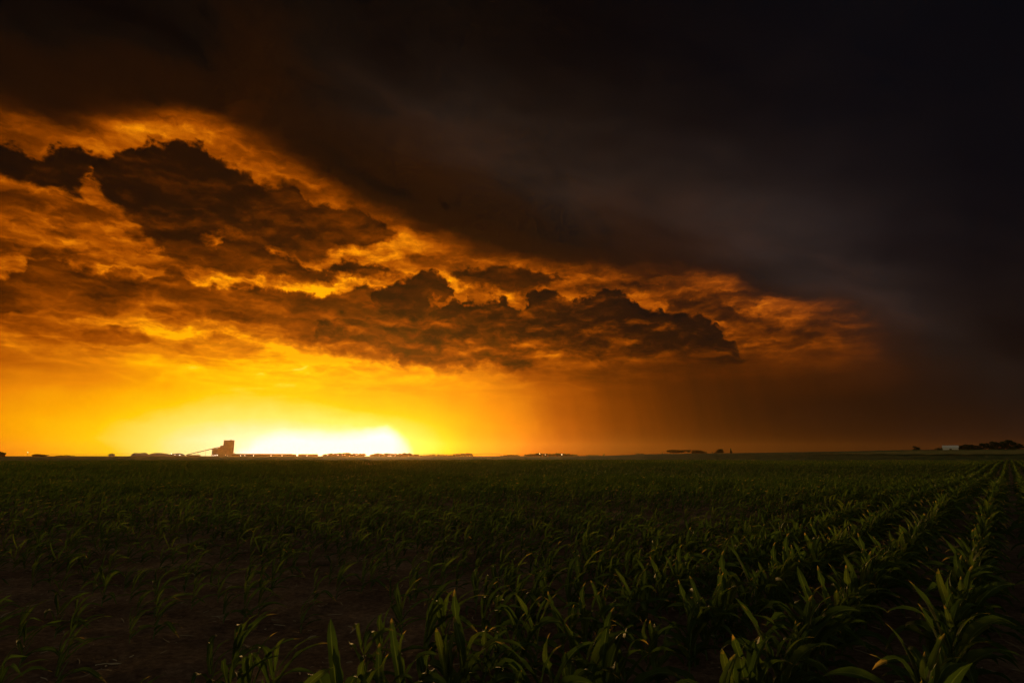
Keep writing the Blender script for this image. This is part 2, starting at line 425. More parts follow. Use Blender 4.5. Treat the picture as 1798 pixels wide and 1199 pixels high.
nr, na = R_.shape
idx = np.arange(nr * na).reshape(nr, na)
q = np.stack([idx[:-1, :], np.roll(idx, -1, 1)[:-1, :], np.roll(idx, -1, 1)[1:, :], idx[1:, :]], -1).reshape(-1, 4)[:, ::-1]
ctr = len(X_.ravel())
m_soil, nt, b = mat('soil', 0.95, 0.12)
n1 = mnoise(nt, 0.9, 6, 0.6); n2 = mnoise(nt, 18, 8, 0.7)
mx1 = nt.nodes.new('ShaderNodeMath'); mx1.operation = 'MULTIPLY_ADD'; mx1.inputs[1].default_value = .5
nt.links.new(n1.outputs[0], mx1.inputs[0])
h2 = nt.nodes.new('ShaderNodeMath'); h2.operation = 'MULTIPLY'; h2.inputs[1].default_value = .5; nt.links.new(n2.outputs[0], h2.inputs[0]); nt.links.new(h2.outputs[0], mx1.inputs[2])
nt.links.new(mramp(nt, mx1.outputs[0], [(0.38, (.07, .042, .029)), (0.5, (.18, .112, .078)), (0.62, (.36, .24, .17))]), b.inputs['Base Color'])
n3 = mnoise(nt, 30, 10, 0.72); bp = nt.nodes.new('ShaderNodeBump'); bp.inputs['Distance'].default_value = .09; bp.inputs['Strength'].default_value = 1.0
nt.links.new(n3.outputs[0], bp.inputs['Height']); nt.links.new(bp.outputs[0], b.inputs['Normal'])
g_me = np_mesh('ground', np.stack([X_.ravel(), Y_.ravel(), Z_.ravel()], -1), q, mats=[m_soil])
tag(link('ground', g_me), kind='structure')

# ------------------------------------------------------------------ corn
# leaf material: green blade, paler midrib, dry tan tip, warm glints painted in
m_leaf, nt, b = mat('corn_leaf', 0.62, 0.12)
uvn = nt.nodes.new('ShaderNodeUVMap'); uvn.uv_map = 'blade'
sp = nt.nodes.new('ShaderNodeSeparateXYZ'); nt.links.new(uvn.outputs[0], sp.inputs[0])
uv2 = nt.nodes.new('ShaderNodeUVMap'); uv2.uv_map = 'dry'
sp2 = nt.nodes.new('ShaderNodeSeparateXYZ'); nt.links.new(uv2.outputs[0], sp2.inputs[0])
def mm(op, a, b_, c=None, clamp=False):
    n = nt.nodes.new('ShaderNodeMath'); n.operation = op; n.use_clamp = clamp
    for i, q_ in enumerate((a, b_, c)):
        if q_ is None: continue
        if isinstance(q_, (int, float)): n.inputs[i].default_value = q_
        else: nt.links.new(q_, n.inputs[i])
    return n.outputs[0]
nl = mnoise(nt, 9, 4, .6)
ns = mnoise(nt, 2.2, 2, .5)
stripe = nt.nodes.new('ShaderNodeTexWave'); stripe.bands_direction = 'X'; stripe.inputs['Scale'].default_value = 7; stripe.inputs['Distortion'].default_value = .6
nt.links.new(uvn.outputs[0], stripe.inputs['Vector'])
gcol = mramp(nt, mm('ADD', mm('MULTIPLY', ns.outputs[0], .7), mm('MULTIPLY', sp2.outputs[1], .3)), [(0.25, (.030, .048, .011)), (0.5, (.055, .090, .020)), (0.75, (.115, .130, .026))])
rib = mm('SUBTRACT', 1.0, mm('MULTIPLY', mm('ABSOLUTE', mm('SUBTRACT', sp.outputs[0], .5), 0), 14.0), clamp=True)
mixr = nt.nodes.new('ShaderNodeMix'); mixr.data_type = 'RGBA'
nt.links.new(mm('MULTIPLY', rib, .55), mixr.inputs[0]); nt.links.new(gcol, mixr.inputs[6]); mixr.inputs[7].default_value = (.20, .27, .10, 1)
mixs = nt.nodes.new('ShaderNodeMix'); mixs.data_type = 'RGBA'; mixs.blend_type = 'MULTIPLY'; mixs.inputs[0].default_value = .22
nt.links.new(mixr.outputs[2], mixs.inputs[6]); nt.links.new(stripe.outputs[0], mixs.inputs[7])
dry_glint = mm('MULTIPLY', mm('ADD', mm('SUBTRACT', sp.outputs[1], sp2.outputs[0]), mm('MULTIPLY', mm('SUBTRACT', nl.outputs[0], .5), .5)), 9.0, clamp=True)
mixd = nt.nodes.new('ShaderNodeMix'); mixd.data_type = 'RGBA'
nt.links.new(dry_glint, mixd.inputs[0]); nt.links.new(mixs.outputs[2], mixd.inputs[6]); mixd.inputs[7].default_value = (.52, .31, .10, 1)  # dry tan, pushed brighter and more orange to paint warm highlights on tips
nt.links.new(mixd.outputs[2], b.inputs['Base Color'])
tr = nt.nodes.new('ShaderNodeBsdfTranslucent')
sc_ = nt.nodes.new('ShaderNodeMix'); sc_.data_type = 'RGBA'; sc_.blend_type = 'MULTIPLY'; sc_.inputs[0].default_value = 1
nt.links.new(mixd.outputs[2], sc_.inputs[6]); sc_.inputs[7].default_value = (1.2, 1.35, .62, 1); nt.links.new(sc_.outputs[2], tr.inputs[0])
ms = nt.nodes.new('ShaderNodeMixShader'); ms.inputs[0].default_value = .5
nt.links.new(b.outputs[0], ms.inputs[1]); nt.links.new(tr.outputs[0], ms.inputs[2])
nt.links.new(ms.outputs[0], nt.nodes['Material Output'].inputs['Surface'])
m_stalk = noisy_mat('corn_stalk', (.05, .10, .025), (.12, .16, .05), 12, .55, .3)

def blade(h, base_z, phi, L, W, e0, bend, wind, seg, across, r, dry, ripple=.0, twist0=0.0):
    """one corn leaf: returns verts, quads, blade uv, dry uv"""
    n = seg + 1; p = np.array([0, 0, base_z]); ds = L / seg
    d = np.array([math.cos(phi) * math.cos(e0), math.sin(phi) * math.cos(e0), math.sin(e0)])
    wd = np.array([1.0, .22, -.10 + .32 * max(0, wind - .5)]) * wind
    P = []; Dv = []
    kb = int(seg * r.uniform(.45, .85)) if (seg >= 5 and r.random() < .28) else None; kbx = r.uniform(-.5, .5)
    for i in range(n):
        s = i / seg
        P.append(p.copy()); Dv.append(d.copy())
        if kb is not None and i in (kb, kb + 1): d = d + np.array([kbx * .5, 0, -.42])
        d = d + (wd * (s ** 1.2) * 1.1 + np.array([0, 0, -bend * (s + .15)])) * (1.0 / seg) * 2.2
        d /= np.linalg.norm(d); p = p + d * ds
    P = np.array(P); Dv = np.array(Dv)
    vs = []; uv = []
    kinks = r.uniform(-1, 1, 3); wj = 1 + r.normal(0, .09, n); torn = r.random() < .3
    for i in range(n):
        s = i / seg
        w = W * (0.50 + 1.15 * s - 0.2 * s * s) * (1 - s ** 2.6) if s < 1 else 0.002
        w = min(w, W) * wj[i]
        if torn and s > .55: w *= .62 + .38 * abs(math.sin(s * 23))
        side = np.cross(Dv[i], [0, 0, 1.0]); nn = np.linalg.norm(side)
        side = side / nn if nn > 1e-3 else np.array([1.0, 0, 0])
        up = np.cross(side, Dv[i])
        tw = twist0 * s + .5 * kinks[0] * s * s + .35 * wind * math.sin(5 * s + kinks[1] * 3)
        c_, s_ = math.cos(tw), math.sin(tw)
        sd_ = side * c_ + up * s_; up_ = up * c_ - side * s_
        for j in range(across):
            u = j / (across - 1) - .5
            fold = abs(u) * 2
            off = up_ * (w * .22 * fold + ripple * w * math.sin(s * 17 + (3 if u > 0 else 0) + kinks[2] * 3) * fold * fold)
            vs.append(P[i] + sd_ * (u * w) + off); uv.append((u + .5, s))
    q_ = []
    for i in range(seg):
        for j in range(across - 1):
            a = i * across + j
            q_.append((a, a + 1, a + across + 1, a + across))
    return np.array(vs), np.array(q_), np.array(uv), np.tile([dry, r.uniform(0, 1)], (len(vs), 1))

def stalk_geo(h, lean, seg=4, sides=6, r0=.012):
    vs = []
    for i in range(seg + 1):
        s = i / seg; rr_ = r0 * (1 - .45 * s) * (1.12 if i in (1, 3) else 1)
        for k in range(sides):
            a = 2 * math.pi * k / sides
            vs.append((lean * s * s * h + rr_ * math.cos(a), rr_ * math.sin(a), h * s - .02))
    q_ = []
    for i in range(seg):
        for k in range(sides):
            a = i * sides + k; b_ = i * sides + (k + 1) % sides
            q_.append((a, b_, b_ + sides, a + sides))
    return np.array(vs), np.array(q_)

def plant_leaves(r, wind, seg, across, nleaf, wmul=1.0, ripple=.12):
    """leaves of a one metre design plant, scaled down later"""
    out = []; base = r.uniform(0, math.pi)
    h = .50
    for i in range(nleaf):
        f = i / max(nleaf - 1, 1)
        phi = base + (i % 2) * math.pi + r.normal(0, .32)
        if wind > .5: phi = math.atan2(math.sin(phi), math.cos(phi)) * (1 - .45 * min(wind, 1))
        L = (1 + .18 * min(wind, 1)) * (.46 + .34 * math.sin(math.pi * min(f * .85 + .15, 1))) * r.uniform(.85, 1.12)
        e0 = math.radians(34 + 42 * f + r.normal(0, 8))
        dry = r.choice([2.0, 1.0, .95, .9, .82], p=[.34, .24, .22, .12, .08] if wind > .5 else [.22, .2, .26, .2, .12])  # more dry tips on calmer plants, to carry the painted warm highlights
        out.append(blade(h, .06 + h * f * .95, phi, L, .145 * wmul * (.62 + .5 * math.sin(math.pi * min(f + .2, 1))) * r.uniform(.85, 1.15), e0,
                         r.uniform(1.1, 2.2) * (1 - .4 * f) * (1 - .38 * min(wind, 1.2)), wind * r.uniform(.6, 1.3), seg, across, r, dry, ripple, r.normal(0, .5)))
    return out
def merge(parts):
    V_, Q_, U_, D_ = [], [], [], []; o = 0
    for v, q_, u, d in parts:
        V_.append(v); Q_.append(q_ + o); U_.append(u); D_.append(d); o += len(v)
    return np.concatenate(V_), np.concatenate(Q_), np.concatenate(U_), np.concatenate(D_)

# where the plants stand
def plants(dmin, dmax, spacing, azlim, seed):
    r = np.random.default_rng(seed)
    lo = int(-dmax / ROW) - 1
    out = []
    for k in range(lo, -lo):
        p = ROW0 + k * ROW
        t = np.arange(-dmax, dmax, spacing)
        t = t + r.normal(0, spacing * .16, len(t))
        pp = p + r.normal(0, .02, len(t))
        x = pp * NX + t * DX; y = pp * NY + t * DY
        d = np.hypot(x, y); az = np.degrees(np.arctan2(x, y))
        keep = (d > dmin) & (d <= dmax) & (np.abs(az) < azlim) & (y > 0)
        # thin and patchy on the left and near, dense on the right
        patch = vnoise(x * .42, y * .42, 11, 3)
        acr = x * NX + y * NY
        dens = .56 + .51 * sstep(acr, -5.2, -2.0) + .40 * sstep(d, 8, 16) - .22 * (1 - sstep(d, 4.5, 7)) * (1 - sstep(acr, -4.6, -3.0))
        dens = dens + patch * .36 * (1 - sstep(acr, -4.5, -1.5)) * (1 - .6 * sstep(d, 14, 30))
        dens = dens - .45 * np.exp(-(((x + 1.3) / 1.8) ** 2 + ((y - 5.4) / 1.6) ** 2)) - .3 * np.exp(-(((x - .2) / 1.2) ** 2 + ((y - 4.4) / 0.7) ** 2))
        keep &= r.uniform(0, 1, len(t)) < dens
        size = .42 + .10 * sstep(acr, -6.5, -1.5) + .05 * patch + .06 * sstep(d, 12, 30) * (1 - sstep(acr, -6.5, -1.5))
        size = (size + .08 * sstep(acr, -3.4, -1.4)) * r.uniform(.72, 1.08, len(t))
        wind = .85 - .62 * sstep(acr, -6.5, -1.8)
        for i in np.nonzero(keep)[0]:
            out.append((k, t[i], x[i], y[i], d[i], az[i], size[i], wind[i]))
    return out
near = plants(3.0, 16.0, .152, 47, 21)
def seen(x, y, z):
    X = x; fw = y * math.cos(PITCH) + (z - EYE) * math.sin(PITCH); upp = (z - EYE) * math.cos(PITCH) - y * math.sin(PITCH)
    return CX + F_PX * X / fw, CY - F_PX * upp / fw
inview = []
rest = []
for p in near:
    sx, sy = seen(p[2], p[3], p[6] * .95)
    ok = 8 < sx < 1790 and sy < 1185
    (inview if ok else rest).append(p)
inview.sort(key=lambda p: p[4])
hero = inview[:300]; cut = hero[-1][4]
rest = [p for p in rest if p[4] > 3.2] + inview[300:]

# rows ranked for the labels
from collections import defaultdict
byrow = defaultdict(list)
for i, p in enumerate(hero): byrow[p[0]].append(i)
rows_k = sorted(byrow, reverse=True)
ORD = ['first', 'second', 'third', 'fourth', 'fifth', 'sixth', 'seventh', 'eighth', 'ninth', 'tenth', 'eleventh', 'twelfth', 'thirteenth', 'fourteenth', 'fifteenth', 'sixteenth', 'seventeenth', 'eighteenth', 'nineteenth', 'twentieth']
def ordn(n):
    if n < 20: return ORD[n]
    tens = {2: 'twenty', 3: 'thirty', 4: 'forty', 5: 'fifty', 6: 'sixty'}
    t_, o_ = divmod(n + 1, 10)
    return (tens[t_] + '-' + ORD[o_ - 1]) if o_ else {2: 'twentieth', 3: 'thirtieth', 4: 'fortieth', 5: 'fiftieth', 6: 'sixtieth'}[t_]
rowrank = {}
for ri, k in enumerate(rows_k):
    for j, i in enumerate(sorted(byrow[k], key=lambda i: hero[i][4])): rowrank[i] = (ri, j)

# prototypes
NV = 9
protos = {}
def foliage_mesh(wc, v):
    r = np.random.default_rng(100 + wc * 50 + v)
    return plant_leaves(r, [.30, .75, 1.25][wc], 12, 5, [7, 7, 6][wc] + (v % 2), [1.0, .8, .62][wc])
def get_proto(wc, v, split):
    key = (wc, v)
    if key not in protos:
        lv = foliage_mesh(wc, v)
        V_, Q_, U_, D_ = merge(lv)
        fm = np_mesh('foliage', V_, Q_, {'blade': U_, 'dry': D_}, [m_leaf])
        sv, sq = stalk_geo(.52, .10 * (wc + 1))
        sm = np_mesh('stalk', sv, sq, mats=[m_stalk])
        protos[key] = {'fm': fm, 'sm': sm, 'lv': [np_mesh('leaf', a, b_, {'blade': u_, 'dry': d_}, [m_leaf]) for a, b_, u_, d_ in lv]}
    return protos[key]
built = {}
SPLIT = 70
for i, p in enumerate(hero):
    k, t, x, y, d, az, size, wind = p
    wc = 0 if wind < .35 else (1 if wind < .68 else 2)
    v = int(rng.integers(0, NV)); split = i < SPLIT
    key = (wc, v, split)
    if key not in built:
        pr = get_proto(wc, v, split)
        root = bpy.data.objects.new('corn_plant', None); col.objects.link(root)
        root.empty_display_size = .1
        ch = [link('stalk', pr['sm'], root)]
        if split: ch += [link('leaf', m_, root) for m_ in pr['lv']]
        else: ch += [link('foliage', pr['fm'], root)]
        built[key] = (root, ch)
    else:
        r0, ch0 = built[key]
        root = r0.copy(); col.objects.link(root)
        for c in ch0:
            c2 = c.copy(); col.objects.link(c2); c2.parent = root
    g = float(ground(x, y)) + float(rowridge(x, y)) * .009
    root.location = (x, y, g)
    root.scale = (size,) * 3
    root.rotation_euler = (rng.normal(0, .05), rng.normal(0, .05), rng.normal(0, .35) + (0 if wc else rng.uniform(-1.2, 1.2)))
    ri, j = rowrank[i]
    sz = 'short' if size < .39 else ('tall' if size > .49 else 'medium')
    st_ = 'broad-leaved' if wc == 0 else ('wind-bent' if wc == 1 else 'windswept')
    rowtxt = 'row nearest the right edge' if ri == 0 else ordn(ri) + ' row from the right'
    root['label'] = f'{sz} {st_} corn plant, {ordn(j)} nearest in the {rowtxt}'
    root['category'] = 'corn plant'; root['group'] = 'young corn plants standing in the nearest rows'

# everything behind them: the rest of the field as one mass
def lod(items, seg, across, nleaf, nvar, wmul, seed, smul=1.0):
    r = np.random.default_rng(seed)
    T_ = {}
    for wc in range(3):
        T_[wc] = [merge(plant_leaves(np.random.default_rng(seed * 31 + wc * 7 + v), [.30, .75, 1.25][wc], seg, across, nleaf, wmul * [1.0, .8, .62][wc], 0)) for v in range(nvar)]
    arr = np.array([(p[2], p[3], p[6], p[7]) for p in items])
    gz = ground(arr[:, 0], arr[:, 1])
    wcs = np.where(arr[:, 3] < .35, 0, np.where(arr[:, 3] < .68, 1, 2)); vv = r.integers(0, nvar, len(arr))
    Vo, Qo, Uo, Do = [], [], [], []; off = 0
    for wc in range(3):
        for v in range(nvar):
            s_ = np.nonzero((wcs == wc) & (vv == v))[0]
            if not len(s_): continue
            tv, tq, tu, td = T_[wc][v]
            ang = r.normal(0, .35, len(s_)) + (r.uniform(-1.2, 1.2, len(s_)) if wc == 0 else 0)
            c_, n_ = np.cos(ang)[:, None], np.sin(ang)[:, None]; sc2 = arr[s_, 2][:, None] * smul
            X = (tv[:, 0][None] * c_ - tv[:, 1][None] * n_) * sc2 + arr[s_, 0][:, None]
            Y = (tv[:, 0][None] * n_ + tv[:, 1][None] * c_) * sc2 + arr[s_, 1][:, None]
            Z = tv[:, 2][None] * sc2 + gz[s_][:, None]
            Vo.append(np.stack([X, Y, Z], -1).reshape(-1, 3))
            Qo.append((tq[None] + (np.arange(len(s_)) * len(tv))[:, None, None]).reshape(-1, 4) + off)
            Uo.append(np.tile(tu, (len(s_), 1)))
            dd = np.tile(td, (len(s_), 1)); dd[:, 1] = np.repeat(r.uniform(0, 1, len(s_)), len(tv)); Do.append(dd)
            off += len(tv) * len(s_)
    return np.concatenate(Vo), np.concatenate(Qo), np.concatenate(Uo), np.concatenate(Do)
lods = [lod(rest, 8, 3, 7, 6, 1.0, 3)]
lods.append(lod(plants(16.0, 38.0, .20, 44, 22), 5, 3, 6, 5, 1.1, 4))
lods.append(lod(plants(38.0, 95.0, .30, 43, 23), 3, 2, 5, 4, 1.6, 5, 1.05))
lods.append(lod(plants(95.0, 190.0, .62, 43, 24), 2, 2, 4, 4, 3.2, 6, 1.1))
V_, Q_, U_, D_ = merge(lods)
tag(link('corn_field', np_mesh('corn_field', V_, Q_, {'blade': U_, 'dry': D_}, [m_leaf])),
    'dense green corn crop filling the field behind the nearest rows, out towards the horizon', 'crop', kind='stuff')

# distant crop canopy, from where single plants can no longer be told apart
rr2 = np.geomspace(150, 3250, 110); ta2 = np.radians(np.linspace(-62, 62, 620))
R2, A2 = np.meshgrid(rr2, ta2, indexing='ij'); X2 = R2 * np.sin(A2); Y2 = R2 * np.cos(A2)
Z2 = ground(X2, Y2) + .36 + rng.uniform(-.10, .10, X2.shape) + .08 * vnoise(X2 * .05, Y2 * .02, 9, 3)
Z2[0] = ground(X2[0], Y2[0]) - .1
i2 = np.arange(X2.size).reshape(X2.shape)
q2 = np.stack([i2[:-1, :-1], i2[1:, :-1], i2[1:, 1:], i2[:-1, 1:]], -1).reshape(-1, 4)[:, ::-1]
m_can = noisy_mat('far_crop', (.018, .040, .010), (.042, .072, .018), .06, .9, .1, .25, 1.2)
tag(link('distant_crop', np_mesh('distant_crop', np.stack([X2.ravel(), Y2.ravel(), Z2.ravel()], -1), q2, mats=[m_can])),
    'far green crop canopy running flat to the horizon', 'crop', kind='stuff')

# corn stubble and husks lying on the bare soil
r = np.random.default_rng(55); NB = 3600
xs = r.uniform(-9, 8, NB); ys = 3 + 12 * r.uniform(0, 1, NB) ** 1.3
Vo, Qo = [], []
for i in range(NB):
    L = .012 + .16 * r.random() ** 3.5; w = r.uniform(.003, .009); a = r.uniform(0, 3.14); tl = r.normal(0, .12); bnd = r.normal(0, .25)
    g = float(0)
    pts_ = []
    for j in range(4):
        s = j / 3 - .5; aa = a + bnd * s
        pts_.append((xs[i] + math.cos(aa) * s * L, ys[i] + math.sin(aa) * s * L, s * L * tl))
    for j in range(4):
        s = 1 - abs(j / 3 - .45) * .8
        cx_, cy_, cz_ = pts_[j]
        for sg, up_ in ((-1, .001), (0, .005), (1, .001)):
            Vo.append((cx_ - math.sin(a) * sg * w * s, cy_ + math.cos(a) * sg * w * s, cz_ + up_))
    b0 = i * 12
    for j in range(3):
        for m_ in range(2):
            Qo.append((b0 + j * 3 + m_, b0 + j * 3 + m_ + 1, b0 + j * 3 + m_ + 4, b0 + j * 3 + m_ + 3))
Vo = np.array(Vo); Vo[:, 2] += ground(Vo[:, 0], Vo[:, 1]) + rowridge(Vo[:, 0], Vo[:, 1]) * .009 + .006
m_husk = noisy_mat('dry_husk', (.16, .12, .08), (.40, .32, .22), 3.0, .6, .3)
tag(link('crop_residue', np_mesh('crop_residue', Vo, np.array(Qo), mats=[m_husk])),
    'pale scraps of dry stalk and husk scattered on the soil', 'crop residue', kind='stuff')

# ------------------------------------------------------------------ things on the horizon
def place(px, D):
    a = math.radians(azel(px, 800)[0]); x, y = D * math.sin(a), D * math.cos(a)
    return x, y, float(ground(x, y)), -a          # rotz = -a turns the thing's front to the viewer
def M(D): return D / F_PX                          # metres per photo pixel at distance D (near the axis)
def bm_box(bm, x0, x1, y0, y1, z0, z1):
    v = [bm.verts.new(c) for c in ((x0,y0,z0),(x1,y0,z0),(x1,y1,z0),(x0,y1,z0),(x0,y0,z1),(x1,y0,z1),(x1,y1,z1),(x0,y1,z1))]
    for f in ((3,2,1,0),(4,5,6,7),(0,1,5,4),(1,2,6,5),(2,3,7,6),(3,0,4,7)): bm.faces.new([v[i] for i in f])
def bm_tube(bm, a, b_, r, n=6, r2=None):
    a = Vector(a); b_ = Vector(b_); d = (b_ - a); L = d.length; r2 = r if r2 is None else r2
    m4 = Matrix.Translation((a + b_) / 2) @ d.to_track_quat('Z', 'Y').to_matrix().to_4x4()
    bmesh.ops.create_cone(bm, cap_ends=True, segments=n, radius1=r, radius2=r2, depth=L, matrix=m4)
def bm_obj(name, bm, m, parent=None):
    me = bpy.data.meshes.new(name); bm.normal_update(); bm.to_mesh(me); bm.free(); me.materials.append(m)
    return link(name, me, parent)
def root_at(name, px, D, label, cat, group=None, scale=None, dz=0):
    o = bpy.data.objects.new(name, None); col.objects.link(o); x, y, z, rz = place(px, D)
    o.location = (x, y, z + dz); o.rotation_euler.z = rz; ca = math.cos(rz); o.scale = (ca * ca, ca, ca)
    tag(o, label, cat, group); return o
m_conc = noisy_mat('concrete', (.22, .20, .18), (.36, .33, .29), .12, .9, .2)
m_steel = noisy_mat('galvanised', (.28, .28, .28), (.45, .45, .44), .5, .5, .4)
m_dark = noisy_mat('dark_metal', (.04, .035, .03), (.09, .08, .07), .5, .6, .3)
m_tarp = noisy_mat('tarp', (.30, .28, .25), (.48, .45, .40), .2, .7, .3)
m_white = noisy_mat('white_metal', (.80, .80, .80), (.90, .90, .90), .8, .45, .4)
m_lamp = bpy.data.materials.new('lamp_glow'); m_lamp.use_nodes = True
_e = m_lamp.node_tree.nodes.new('ShaderNodeEmission'); _e.inputs[0].default_value = (1, .86, .62, 1); _e.inputs[1].default_value = 9
m_lamp.node_tree.links.new(_e.outputs[0], m_lamp.node_tree.nodes['Material Output'].inputs[0])

# grain elevator
D = 1900; m_ = M(D)
el = root_at('grain_elevator', 391, D, 'tall stepped concrete grain elevator in silhouette against the white glow', 'grain elevator')
def seg_box(x0, x1, z1, dep, y=0, z0=-1.5):
    bm = bmesh.new(); bm_box(bm, x0 * m_, x1 * m_, y - dep, y + dep, z0, z1 * m_); return bm
bm_obj('silo_block', seg_box(-9.5, -.2, 19.0 - 3.5, 11), m_conc, el)
# the tower is a row of round silos with a flat head
bm = bmesh.new(); bm_box(bm, -.2 * m_, 18.5 * m_, -9, 9, -1.5, 27 * m_)
tw = bm_obj('headhouse', bm, m_conc, el)
bm = bmesh.new(); bm_box(bm, -.6 * m_, 18.9 * m_, -9.5, 9.5, 27 * m_ + .01, 27.5 * m_)
bm_obj('roof_slab', bm, m_conc, tw)
bm = bmesh.new(); bm_box(bm, 11 * m_, 13.4 * m_, -2, 2, 27.5 * m_ + .01, 28.6 * m_)
bm_obj('vent_house', bm, m_conc, tw)
bm = bmesh.new()
for k in range(5): bm_tube(bm, ((-18.5 + 2 * k + 1) * m_, -8.5, -1.5), ((-18.5 + 2 * k + 1) * m_, -8.5, (11.5 + (k > 0) * .8) * m_), 1.06 * m_, 12)
bm_obj('silo_row', bm, m_conc, el)
bm = bmesh.new(); bm_box(bm, -18.9 * m_, -9.55 * m_, -7, 7, 11.6 * m_, 13.2 * m_); bm_obj('gallery', bm, m_conc, el)
bm = bmesh.new(); bm_box(bm, -5.5 * m_, -.25 * m_, -6, 6, 15.55 * m_, 18.4 * m_); bm_obj('gallery', bm, m_conc, el)
bm = bmesh.new(); bm_box(bm, 18.6 * m_, 22 * m_, -5, 5, -1.5, 5 * m_); bm_box(bm, 19.3 * m_, 20.4 * m_, -2, 2, 5.01 * m_, 6.4 * m_); bm_obj('loading_shed', bm, m_conc, el)
bm = bmesh.new(); a_, b_ = Vector((-62 * m_, 0, 1.8 * m_)), Vector((-9.6 * m_, 0, 13.4 * m_ + 2))
for off in (-.8, .8):
    bm_tube(bm, a_ + Vector((0, off, 0)), b_ + Vector((0, off, 0)), .45, 5)
    bm_tube(bm, a_ + Vector((0, off, 1.6)), b_ + Vector((0, off, 1.6)), .35, 5)
bm_tube(bm, a_ + Vector((0, 0, .8)), b_ + Vector((0, 0, .8)), .5, 8)
for k in range(22):
    p_ = a_.lerp(b_, k / 21); bm_tube(bm, p_ + Vector((0, -.8, 0)), p_ + Vector((0, -.8, 1.6)), .2, 4)
cv = bm_obj('conveyor', bm, m_dark, el)
for f in (.12, .38, .62, .82):
    p_ = a_.lerp(b_, f); bm = bmesh.new()
    bm_tube(bm, (p_.x, -1, -1.5), (p_.x, -.6, p_.z), .28, 5); bm_tube(bm, (p_.x, 1, -1.5), (p_.x, .6, p_.z), .28, 5)
    bm_tube(bm, (p_.x, -1, p_.z * .5), (p_.x, 1, p_.z * .5), .18, 4); bm_obj('support', bm, m_dark, cv)

def shed(name, px0, px1, hpx, D, label, cat, roof='gable', wall=None, roofm=None, group=None, eave=.65, rise=None):
    m_ = M(D); w = (px1 - px0) * m_; h = hpx * m_
    o = root_at(name, (px0 + px1) / 2, D, label, cat, group)
    bm = bmesh.new(); he = h * eave; bm_box(bm, -w / 2, w / 2, -w * .12 - 4, w * .12 + 4, -1.5, he)
    bm_obj('wall', bm, wall or m_dark, o)
    bm = bmesh.new(); dp = w * .12 + 4.4
    prof = [(-dp, he + .01), (0, h), (dp, he + .01)]
    vs = [[bm.verts.new((sx * (w / 2 + .3), y_, z_)) for y_, z_ in prof] for sx in (-1, 1)]
    for k in range(2): bm.faces.new((vs[0][k], vs[1][k], vs[1][k + 1], vs[0][k + 1]))
    bm.faces.new((vs[0][0], vs[0][1], vs[0][2])); bm.faces.new((vs[1][2], vs[1][1], vs[1][0])); bm.faces.new((vs[0][0], vs[0][2], vs[1][2], vs[1][0]))
    bm_obj('roof', bm, roofm or m_steel, o)
    bm = bmesh.new(); bm_box(bm, -w * .08, w * .08, -dp + .25, -dp + .38, -.5, he * .7); bm_obj('door', bm, m_dark, o)
    return o

# storage tank left of the grain piles
D = 1500; m_ = M(D)
tk = root_at('storage_tank', 196, D, 'small round storage tank alone left of the grain piles', 'tank')
bm = bmesh.new(); bm_tube(bm, (0, 0, -1.5), (0, 0, 4.2 * m_), 5.6 * m_, 24); bm_obj('shell', bm, m_steel, tk)
bm = bmesh.new(); bm_tube(bm, (0, 0, 4.21 * m_), (0, 0, 5.4 * m_), 5.7 * m_, 24, .6); bm_obj('roof', bm, m_steel, tk)

# long covered grain piles
def pile(px0, px1, hpx, D, label):
    m_ = M(D); w = (px1 - px0) * m_; h = hpx * m_
    o = root_at('grain_pile', (px0 + px1) / 2, D, label, 'grain pile', 'covered grain piles left of the elevator')
    n = 26; vs = []; r = np.random.default_rng(int(px0)); ph = r.uniform(0, 6)
    for i in range(n + 1):
        s = i / n * 2 - 1; hh = h * (1 - abs(s) ** 5) * (.90 + .07 * math.sin(s * 5 + ph)) + .2
        for j in range(9):
            t = j / 8 * 2 - 1; vs.append((s * w / 2, t * 16, -1.5 + (hh + 1.5) * (1 - abs(t) ** 1.6) ** .8))
    q_ = [(i * 9 + j, (i + 1) * 9 + j, (i + 1) * 9 + j + 1, i * 9 + j + 1) for i in range(n) for j in range(8)]
    link('cover', np_mesh('cover', np.array(vs), np.array(q_), mats=[m_tarp]), o)
    bm = bmesh.new(); bm_box(bm, -w / 2 + 1, w / 2 - 1, -16.6, -16.1, -1.5, h * .28); bm_obj('retaining_wall', bm, m_conc, o)
    return o
pile(229, 263, 6.6, 1700, 'leftmost covered grain pile, its rounded top the highest of the three')
pile(258, 300, 6.2, 1760, 'long covered grain pile in the middle of the three')
pile(295, 326, 5.6, 1700, 'covered grain pile nearest the conveyor, yard lights along it')
bm = bmesh.new()
shed('low_building', 328, 352, 2.6, 1800, 'very low flat building under the foot of the conveyor', 'building')
shed('storage_building', 409, 466, 4.6, 1820, 'long low storage building directly right of the grain elevator', 'building', group='long low buildings right of the elevator')
shed('storage_building', 462, 512, 4.4, 1900, 'middle long low storage building right of the elevator', 'building', group='long low buildings right of the elevator')
shed('storage_building', 512, 520, 3.8, 1800, 'short low storage building between the two longer ones', 'building', group='long low buildings right of the elevator')
shed('storage_building', 524, 558, 4.0, 1850, 'low storage building next to the gap before the first tree line', 'building', group='long low buildings right of the elevator')
shed('farm_shed', 1657, 1684, 8.6, 385, 'pale metal-roofed farm shed among dark trees on the right horizon', 'shed', wall=m_white, roofm=m_white, eave=.5)
shed('farm_house', 937, 947, 3.4, 1100, 'small farmhouse with a lit window under the left end of the dark grove', 'house')

